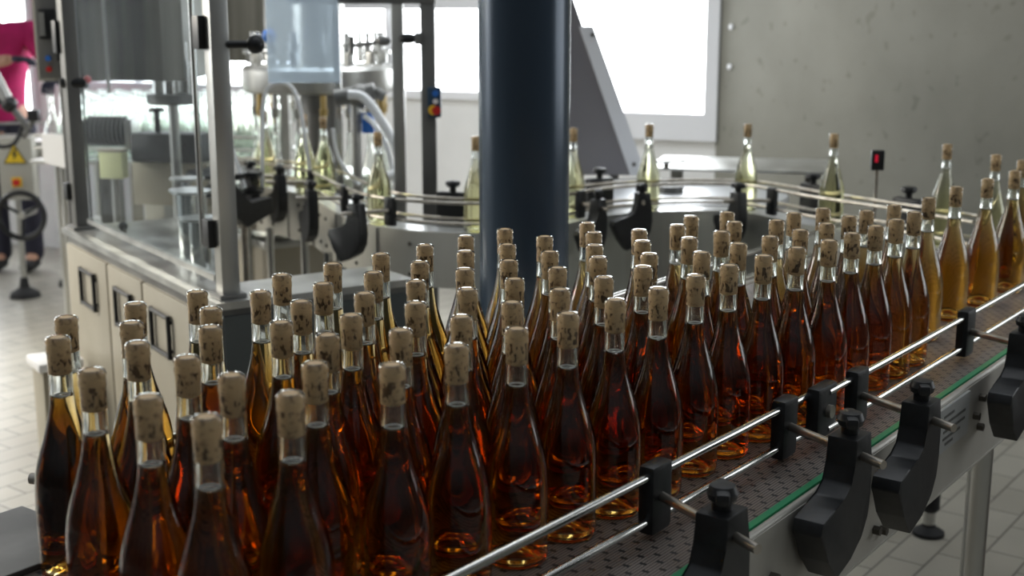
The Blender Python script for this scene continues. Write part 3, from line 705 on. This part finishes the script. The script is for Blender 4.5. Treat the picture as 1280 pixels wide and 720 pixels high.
hose([(-1.10, 4.9, 1.33), (-1.09, 4.9, 1.2), (-1.05, 4.9, 1.05), (-1.03, 4.9, .98)], 'milky hose hanging just right of the big steel post', .010)
vl = thing('valve_block', (-.62, 5.28, 0), 'grey pipe fitting with a blue valve where the hoses start', 'valve')
MB().cyl((-.1, 0, 1.30), (.06, 0, 1.33), .035).sph((0, 0, 1.31), .05).build('body', 'steel_dark', vl)
MB().box((.03, 0, 1.20), (.05, .06, .08), bev=.006).build('blue_actuator', 'blue', vl); MB().cyl((-.02, 0, .8), (-.02, 0, 1.3), .02).build('pipe', 'steel', vl)
MB().cyl((.06, 0, 1.33), (.10, 0, 1.305), .022, seg=12).build('hose_clip', 'steel_dark', vl)
bk_ = thing('blue_knob', (-1.03, 5.53, 1.42), 'round blue knob on a stem above the tank', 'knob')
MB().cyl((0, 0, 0), (0, 0, .10), .008).build('stem', 'chrome', bk_); MB().sph((0, 0, .125), .03).build('ball', 'blue', bk_)
MB().cyl((-.02, -.02, .66), (-.045, -.075, .66), .010).sph((-.05, -.085, .66), .024).build('knob', 'black', gp2)

# devices on the left worktop
mo = thing('bellows_motor', (-1.68, 5.35, 0), 'black ribbed motor on the far end behind the left post', 'motor')
g = MB()
for k in range(9): g.lathe([(0, 0), (.058, 0), (.062, .004), (.062, .010), (.056, .014), (0, .014)], (-.08 + k * .018, 0, 1.16), 24, Matrix.Rotation(pi / 2, 4, 'Y'))
g.build('ribbed_body', 'rubber', mo); MB().box((.10, 0, 1.15), (.03, .12, .12), bev=.004).build('flange', 'steel', mo); MB().box((0, 0, .5), (.08, .08, 1.08)).build('stand', 'steel_dark', mo)
MB().cyl((-.10, 0, 1.16), (-.13, 0, 1.16), .03).build('end_cap', 'black', mo)
gr = thing('gearbox', (-1.40, 5.28, 0), 'dark long gearbox housing behind the clear guard door', 'gearbox', -.25)
MB().box((0, 0, 1.10), (.30, .14, .12), bev=.012).build('housing', 'black', gr); MB().cyl((.06, -.08, 1.10), (.06, .0, 1.10), .045).build('cover', 'black', gr)
MB().cyl((-.06, 0, 1.15), (-.06, 0, 1.25), .012).build('stem', 'black', gr); MB().lathe([(0, 0), (.035, 0), (.03, .015), (0, .018)], (-.06, 0, 1.245), 16).build('knob', 'black', gr)
MB().box((0, .02, .95), (.34, .10, .18), bev=.004).build('beam', 'cream', gr); MB().box((0, .02, .43), (.08, .08, .86)).build('stand', 'steel', gr)
yb = thing('terminal_box', (-1.625, 5.22, 0), 'pale yellow terminal box below the ribbed black motor', 'box', -.15)
MB().box((0, 0, 1.035), (.10, .06, .11), bev=.006).build('housing', 'paleyellow', yb); MB().box((0, 0, 1.093), (.104, .064, .008), bev=.002).build('lid', 'cream', yb); MB().cyl((0, .0, 0), (0, 0, .98), .015).build('stand', 'steel', yb)
rb = thing('latch_knob', (-1.52, 4.43, 1.405), 'black latch with a red tip on the far left guard post', 'latch')
MB().cyl((-.02, 0, 0), (.07, 0, 0), .018).build('body', 'black', rb); MB().sph((.07, 0, .012), .014).build('red_tip', 'red', rb)
cy = thing('capping_head', (-1.33, 5.07, 0), 'cluster of steel cylinders hanging behind the big steel post', 'machine head')
for i, (x, y) in enumerate(((-.05, 0), (0, -.03), (.05, .01), (0, .05))):
    MB().cyl((x, y, 1.33), (x, y, 1.46), .027, seg=18).cyl((x, y, 1.46), (x, y, 1.53), .016, seg=14).build('cylinder', 'chrome', cy)
MB().lathe([(0, 1.29), (.09, 1.29), (.10, 1.30), (.10, 1.33), (0, 1.33)], seg=32).build('plate', 'steel_dark', cy)
MB().cyl((0, 0, 0), (0, 0, 1.33), .02).build('shaft', 'steel', cy)
for i, (a, b_) in enumerate(((.98, .28), (.72, .20), (.50, .14), (1.20, .36))):
    q = K3(a, b_, TZ); t = thing('steel_column', tuple(q), ['slim', 'stout', 'short', 'far'][i] + ' bright steel column standing on the worktop behind the clear door', 'column')
    h = (.16, .19, .14, .17)[i]; MB().cyl((0, 0, .0), (0, 0, h), (.02, .045, .03, .018)[i], seg=20).build('shaft', 'chrome', t); MB().lathe([(0, 0), (.06, 0), (.06, .008), (0, .008)], (0, 0, h), 24).build('top_plate', 'steel', t)
q = K3(1.18, .12, TZ); t = thing('worktop_knob', tuple(q), 'small black knob at the far end of the steel worktop', 'knob'); MB().cyl((0, 0, 0), (0, 0, .02), .01).build('stem', 'bolt', t); MB().sph((0, 0, .03), .016).build('ball', 'black', t)
# conveyor plate on which the touching bottles leave
tb = thing('empties_table', (-1.95, 6.6, 0), 'bright steel table carrying the crowd of empty bottles', 'table')
MB().box((.20, .02, BZ - .012), (1.14, .85, .02), -.1, bev=.003).build('table_top', 'steel', tb)
for x_ in (-.30, .72):
    for y_ in (-.27, .33): MB().cyl((x_, y_, 0), (x_, y_, BZ - .02), .02).build('leg', 'steel', tb)
for i, z_ in enumerate((1.0, 1.06)): MB().tube([(-.38, -.36, z_), (.80, -.47, z_)], .006, 8).build('rail', 'steel', tb)

# ------------------------------------------------------------------ far left infeed with control box
cb = thing('control_box', (-2.86, 7.4, 0), 'grey control box with a yellow warning triangle and a red button at far left', 'box', .12)
hs = MB().box((0, 0, .765), (.19, .12, .36), bev=.008).build('housing', 'box_grey', cb)
tri = MB().prism([(-.062, 0), (.062, 0), (0, .108)], lambda u, v, w: Vector((u + .0, -.0625 + w, v + .80)), .003).build('warning_triangle', 'yellow', hs, smooth=0)
MB().prism([(.004, .085), (-.016, .045), (-.002, .047), (-.010, .015), (.016, .055), (.002, .053), (.014, .085)], lambda u, v, w: Vector((u, -.0650 + w, v + .800)), .002).build('lightning_bolt', 'marking', tri, smooth=0)
bd = MB()
for (x0, z0), (x1, z1) in (((-.062, 0), (.062, 0)), ((.062, 0), (0, .108)), ((0, .108), (-.062, 0))): bd.cyl((x0, -.065, z0 + .80), (x1, -.065, z1 + .80), .0022, seg=6)
bd.build('triangle_border', 'marking', tri)
MB().box((0, -.0625, .69), (.055, .004, .055)).build('button_plate', 'yellow', hs, smooth=0); MB().cyl((0, -.06, .69), (0, -.09, .69), .019).build('red_button', 'red', hs)
MB().cyl((-.02, 0, .10), (-.02, 0, .6), .018).build('stand', 'steel', cb); MB().lathe([(0, 0), (.09, 0), (.08, .03), (.03, .06), (.02, .12), (0, .12)], (-.02, 0, 0), 22).build('foot', 'rubber', cb)
hw = thing('hand_wheel', (-2.78, 7.2, .52), 'black hand wheel under the grey control box', 'wheel')
MB().tube([(.13 * cos(a * pi / 16), -.02, .13 * sin(a * pi / 16)) for a in range(32)], .016, 8, True).build('rim', 'black', hw)
for k in range(3): MB().cyl((0, 0, 0), (.13 * cos(k * 2.1 + .5), -.02, .13 * sin(k * 2.1 + .5)), .009).build('spoke', 'black', hw)
MB().cyl((0, -.03, 0), (0, .18, 0), .02).build('hub', 'steel', hw)
inf = thing('infeed_conveyor', (-2.72, 7.75, 0), 'pale infeed conveyor on a beige leg at far left', 'conveyor', .3)
MB().box((.05, .12, .84), (1.0, .25, .10), bev=.006).build('frame', 'steel', inf)
MB().box((.0, -.02, .44), (.085, .085, .74), bev=.006).build('leg', 'cream', inf)
MB().lathe([(0, 0), (.08, 0), (.075, .03), (.03, .06), (0, .07)], (0, -.02, 0), 22).build('foot', 'rubber', inf)
MB().box((.42, .12, .44), (.07, .07, .74), bev=.006).build('leg', 'cream', inf); MB().lathe([(0, 0), (.08, 0), (.075, .03), (.03, .06), (0, .07)], (.42, .12, 0), 22).build('foot', 'rubber', inf)
MB().tube([(-.4, 0, 1.0), (.5, 0, 1.0)], .008, 8).build('rail', 'steel', inf)
MB().tube([(-.4, 0, .93), (.5, 0, .93)], .008, 8).build('rail', 'steel', inf)
wp = thing('splash_guard', (-2.09, 5.9, 0), 'bright white plastic guard sheet left of the far guard post', 'guard sheet', -.3)
MB().prism([(-.082, 1.10), (.082, 1.09), (.082, .93), (-.082, .965)], lambda u, v, w: Vector((u, w, v)), .012).build('sheet', 'white', wp, smooth=0); MB().cyl((0, .02, 0), (0, .02, 1.0), .012).build('stand', 'steel', wp)
# tilted steel arm with dark joints in front of the worker
ar = thing('tilting_linkage', (-2.78, 7.0, 0), 'tilted pale steel arm with dark joints reaching down from the left edge', 'linkage')
MB().cyl((-.10, 0, 1.50), (.06, -.02, 1.16), .032, seg=16).build('arm', 'steel', ar)
MB().sph((.06, -.02, 1.16), .045).sph((-.02, 0, 1.18), .03).build('joint', 'black', ar)
MB().cyl((.06, -.02, 1.16), (.16, -.02, 1.02), .018).cyl((.12, -.02, .98), (.20, -.02, 1.10), .015).build('link', 'steel_dark', ar)
MB().box((.19, -.02, 1.10), (.06, .05, .06), bev=.006).build('end_block', 'black', ar)
MB().tube(smooth_path([(-.08, 0, 1.1), (-.03, -.05, .95), (.08, -.05, .95), (.13, 0, 1.08)], 6), .012, 8).build('cable', 'rubber', ar)
MB().box((-.32, .02, .75), (.07, .07, 1.5)).build('stand', 'steel_dark', ar); MB().cyl((-.32, .02, 1.46), (-.08, 0, 1.46), .02).build('crossbar', 'steel', ar)
# panel with controls beside the far post
cp = thing('operator_console', (-1.725, 4.85, 0), 'upright grey control panel with dark display and blue lamp by the far left post', 'console')
MB().box((0, .02, 1.58), (.085, .05, .36), bev=.004).build('housing', 'steel_dark', cp)
MB().box((.005, -.012, 1.60), (.06, .012, .11), bev=.003).build('display', 'black', cp); MB().box((-.012, -.02, 1.60), (.020, .006, .085)).build('screen', 'steel', cp)
MB().box((.045, -.01, 1.50), (.022, .02, .07), bev=.003).build('socket', 'black', cp)
MB().cyl((.0, -.01, 1.475), (.0, -.022, 1.475), .010).build('blue_lamp', 'blue', cp); MB().cyl((.0, -.01, 1.435), (.0, -.022, 1.435), .010).build('red_lamp', 'red', cp)
MB().cyl((.03, .03, 0), (.03, .03, 1.42), .012).build('stand', 'steel_dark', cp)
# white jug on a beige pedestal
pd = thing('pedestal', (-2.13, 6.25, 0), 'beige pedestal standing at the far end of the cabinet', 'pedestal')
MB().box((0, 0, .25), (.12, .12, .50), bev=.006).build('column', 'cream', pd); MB().box((0, 0, .008), (.18, .18, .016)).build('foot_plate', 'steel_dark', pd)
jg = thing('white_jug', (-2.13, 6.25, .50), 'white plastic jug standing on the beige pedestal', 'jug')
MB().lathe([(0, 0), (.06, 0), (.065, .01), (.065, .13), (.05, .16), (.025, .175), (.025, .195), (0, .195)], seg=28).build('body', 'white', jg); MB().cyl((0, 0, .195), (0, 0, .215), .028).build('cap', 'white', jg)
MB().tube(smooth_path([(.055, 0, .15), (.10, 0, .15), (.10, 0, .08), (.062, 0, .06)], 6), .009, 8).build('handle', 'white', jg)
q = K3(1.22, -.13, 0); tr_ = thing('drip_tray', (q.x, q.y, 0), 'small white tray on a beige stand against the beige cabinet front', 'tray', RZ)
MB().box((0, 0, .235), (.14, .12, .47), bev=.006).build('stand', 'cream', tr_); MB().box((0, 0, .485), (.17, .15, .03), bev=.008).build('tray', 'white', tr_)
# wooden crate and leg at the lower right
cr = thing('wooden_crate', (1.90, 3.10, 0), 'brown wooden crate at the right edge below the conveyor', 'crate', TH)
for z_ in (.12, .30, .48, .66): MB().box((0, 0, z_), (.60, .40, .10), bev=.004).build('board', 'brown', cr)
for x_ in (-.28, .28):
    for y_ in (-.18, .18): MB().box((x_, y_, .36), (.05, .05, .72)).build('corner_post', 'brown', cr)
# ------------------------------------------------------------------ worker at the far left
def skin_mesh(name, verts, edges, m, parent, sub=2, root=0):
    me = bpy.data.meshes.new(name); me.from_pydata([v[:3] for v in verts], edges, []); o = bpy.data.objects.new(name, me); COL.objects.link(o)
    o.modifiers.new('s', 'SKIN'); me.update()
    sv = me.skin_vertices[0].data
    for i, v in enumerate(verts): sv[i].radius = (v[3], v[4] if len(v) > 4 else v[3]); sv[i].use_root = (i == root)
    ss = o.modifiers.new('u', 'SUBSURF'); ss.levels = sub; ss.render_levels = sub
    dg = bpy.context.evaluated_depsgraph_get(); new = bpy.data.meshes.new_from_object(o.evaluated_get(dg))
    bpy.data.objects.remove(o); o = bpy.data.objects.new(name, new); COL.objects.link(o); o.parent = parent
    new.materials.clear(); new.materials.append(M[m])
    for p in new.polygons: p.use_smooth = True
    return o
PX, PY_ = -3.08, 8.2
pe = thing('person', (PX, PY_, 0), 'person in magenta shirt and dark gloves leaning over the machine at the far left', 'person'); pe.scale = (1.05, 1.05, 1.05)
# local frame: x to the right of the picture, -y towards the viewer
def arm(sgn): pass
body = [(-.14, 0, .95, .10, .075), (-.13, 0, 1.10, .105, .08), (-.10, -.01, 1.28, .14, .10), (-.08, -.02, 1.41, .12, .09), (-.15, -.05, 1.47, .055), (-.225, -.12, 1.61, .050),
        (.06, -.03, 1.44, .055), (.21, -.10, 1.25, .043), (.262, -.28, 1.20, .034), (.27, -.32, 1.19, .026),
        (-.26, -.03, 1.38, .055), (-.28, -.16, 1.24, .043), (.02, -.33, 1.30, .034), (.06, -.35, 1.305, .026),
        (-.05, 0, .88, .085), (-.04, .0, .48, .058), (-.04, .03, .10, .042), (-.04, -.10, .05, .038), (-.23, 0, .88, .085), (-.24, 0, .48, .058), (-.24, .03, .10, .042), (-.24, -.10, .05, .038)]
be = [(0, 1), (1, 2), (2, 3), (3, 4), (4, 5), (3, 6), (6, 7), (7, 8), (8, 9), (3, 10), (10, 11), (11, 12), (12, 13), (0, 14), (14, 15), (15, 16), (16, 17), (0, 18), (18, 19), (19, 20), (20, 21)]
bd_ = skin_mesh('body', body, be, 'skin', pe)
# head
hm = MB(); hc = Vector((-.235, -.13, 1.62))
hm.sph(hc, .095, (.82, 1.0, 1.18), 24)
hm.sph(hc + Vector((0, -.035, -.06)), .055, (.85, .9, .9), 16); hm.sph(hc + Vector((0, -.098, -.01)), .014, (.8, 1.2, 1.6), 10)
for s_ in (-1, 1): hm.sph(hc + Vector((s_ * .078, .01, -.005)), .022, (.4, .8, 1.3), 10)
hm.sph(hc + Vector((0, -.083, -.058)), .018, (1.3, .5, .4), 10)
hm.build('head', 'skin', pe, smooth=80)
ey = MB()
for s_ in (-1, 1): ey.sph(hc + Vector((s_ * .030, -.084, .008)), .011, (1, .7, .8), 12)
ey.build('eyes', 'marking', pe)
hh = MB(); hh.sph(hc + Vector((0, .018, .028)), .102, (.88, .98, 1.05), 24); hh.sph(hc + Vector((0, .10, .0)), .045, (1, 1, 1.1), 16); hh.build('hair', 'hair', pe)
sh = [(-.14, 0, .84, .165, .130), (-.135, 0, 1.06, .155, .120), (-.10, -.01, 1.28, .158, .12), (-.08, -.02, 1.41, .135, .105), (-.13, -.04, 1.46, .075), (.06, -.03, 1.45, .085), (.21, -.10, 1.27, .070), (.265, -.25, 1.21, .052),
      (-.26, -.03, 1.39, .078), (-.30, -.14, 1.25, .064)]
skin_mesh('shirt', sh, [(0, 1), (1, 2), (2, 3), (3, 4), (3, 5), (5, 6), (6, 7), (3, 8), (8, 9)], 'magenta', pe)
tq = [(-.14, 0, 1.04, .145, .115), (-.05, 0, .88, .100), (-.04, 0, .48, .075), (-.04, .035, .045, .062), (-.23, 0, .88, .100), (-.24, 0, .48, .075), (-.24, .035, .045, .062)]
skin_mesh('trousers', tq, [(0, 1), (1, 2), (2, 3), (0, 4), (4, 5), (5, 6)], 'cloth_dark', pe)
for s_ in (-.04, -.24): skin_mesh('shoe', [(s_, .04, .06, .05, .05), (s_, -.06, .05, .048, .045), (s_, -.16, .04, .042, .034)], [(0, 1), (1, 2)], 'rubber', pe)
def glove(base, d, side):
    """palm, four bent fingers and a thumb"""
    b = Vector(base); d = Vector(d).normalized(); x = d.cross(Vector((0, 0, 1))).normalized() * side; up = x.cross(d) * side
    vs = [(*b, .030, .024), (*(b + d * .045), .036, .020), (*(b + d * .085), .036, .016)]; es = [(0, 1), (1, 2)]
    for k, (o_, ln) in enumerate(((-.030, .070), (-.010, .080), (.010, .076), (.030, .060))):
        p0 = b + d * .088 + x * o_; p1 = p0 + d * ln * .45 - up * .012; p2 = p1 + d * ln * .25 - up * .025; i = len(vs)
        vs += [(*p0, .010), (*p1, .0095), (*p2, .008)]; es += [(2, i), (i, i + 1), (i + 1, i + 2)]
    p0 = b + d * .03 - x * .038; p1 = p0 + d * .035 - x * .020 - up * .01; i = len(vs); vs += [(*p0, .012), (*p1, .0095)]; es += [(1, i), (i, i + 1)]
    skin_mesh('glove', vs, es, 'cloth_dark', pe, 2)
glove((.272, -.32, 1.188), (.1, -1, -.35), 1); glove((.065, -.352, 1.306), (1, -.25, .0), -1)

# ------------------------------------------------------------------ light, camera
w = bpy.data.worlds.new('World'); SC.world = w; w.use_nodes = True
nt = w.node_tree; bg = nt.nodes['Background']; bg.inputs[1].default_value = 1.
tcw = nt.nodes.new('ShaderNodeTexCoord'); sp = nt.nodes.new('ShaderNodeSeparateXYZ'); rp = nt.nodes.new('ShaderNodeValToRGB')
nt.links.new(tcw.outputs['Generated'], sp.inputs[0]); nt.links.new(sp.outputs['Z'], rp.inputs[0]); nt.links.new(rp.outputs[0], bg.inputs[0])
rp.color_ramp.elements[0].position = .0; rp.color_ramp.elements[0].color = (.045, .045, .042, 1)
rp.color_ramp.elements[1].position = .9; rp.color_ramp.elements[1].color = (.36, .39, .42, 1)
def area(name, loc, target, size, power, col):
    l = bpy.data.lights.new(name, 'AREA'); l.shape = 'RECTANGLE'; l.size, l.size_y = size; l.energy = power; l.color = col
    o = bpy.data.objects.new(name, l); COL.objects.link(o); o.location = loc; o.rotation_euler = (Vector(target) - Vector(loc)).to_track_quat('-Z', 'Y').to_euler(); return o
area('left_daylight', (-4.6, 5.2, 2.6), (-1.6, 4.2, .3), (2.5, 1.8), 90, (1, .94, .83)).data.spread = radians(110)
area('overhead_fill', (.3, 3.2, 3.2), (.3, 2.6, 0), (3., .5), 12, (.95, .98, 1))  # added fill light from above, no visible fixture
area('rear_overhead_fill', (-.5, 5.9, 3.2), (-.5, 5.9, 0), (3.0, .8), 34, (.93, .97, 1)).data.spread = radians(120)  # added fill and rim light over the rear, no visible fixture
cam = bpy.data.cameras.new('Camera'); co = bpy.data.objects.new('Camera', cam); COL.objects.link(co); SC.camera = co
co.location = (0, 0, 1.635); co.rotation_euler = (pi / 2 - math.atan(342 / 1600), 0, 0)
cam.sensor_width = 36; cam.lens = 45; cam.clip_start = .05; cam.clip_end = 60
cam.dof.use_dof = True; cam.dof.focus_distance = 2.05; cam.dof.aperture_fstop = 4.5
SC.view_settings.view_transform = 'Standard'; SC.view_settings.look = 'None'; SC.view_settings.gamma = 1; SC.view_settings.exposure = 0.0
try: SC.view_settings.use_curve_mapping = False
except Exception: pass
cy_ = SC.cycles
cy_.max_bounces = 28; cy_.transmission_bounces = 28; cy_.glossy_bounces = 8; cy_.diffuse_bounces = 3; cy_.volume_bounces = 0; cy_.transparent_max_bounces = 8
cy_.sample_clamp_indirect = 6.; cy_.sample_clamp_direct = 0; cy_.blur_glossy = .5; cy_.caustics_reflective = True; cy_.caustics_refractive = True
cy_.use_denoising = True
try: cy_.denoiser = 'OPENIMAGEDENOISE'; cy_.denoising_input_passes = 'RGB_ALBEDO_NORMAL'
except Exception: pass
cy_.use_adaptive_sampling = True; cy_.adaptive_threshold = .01
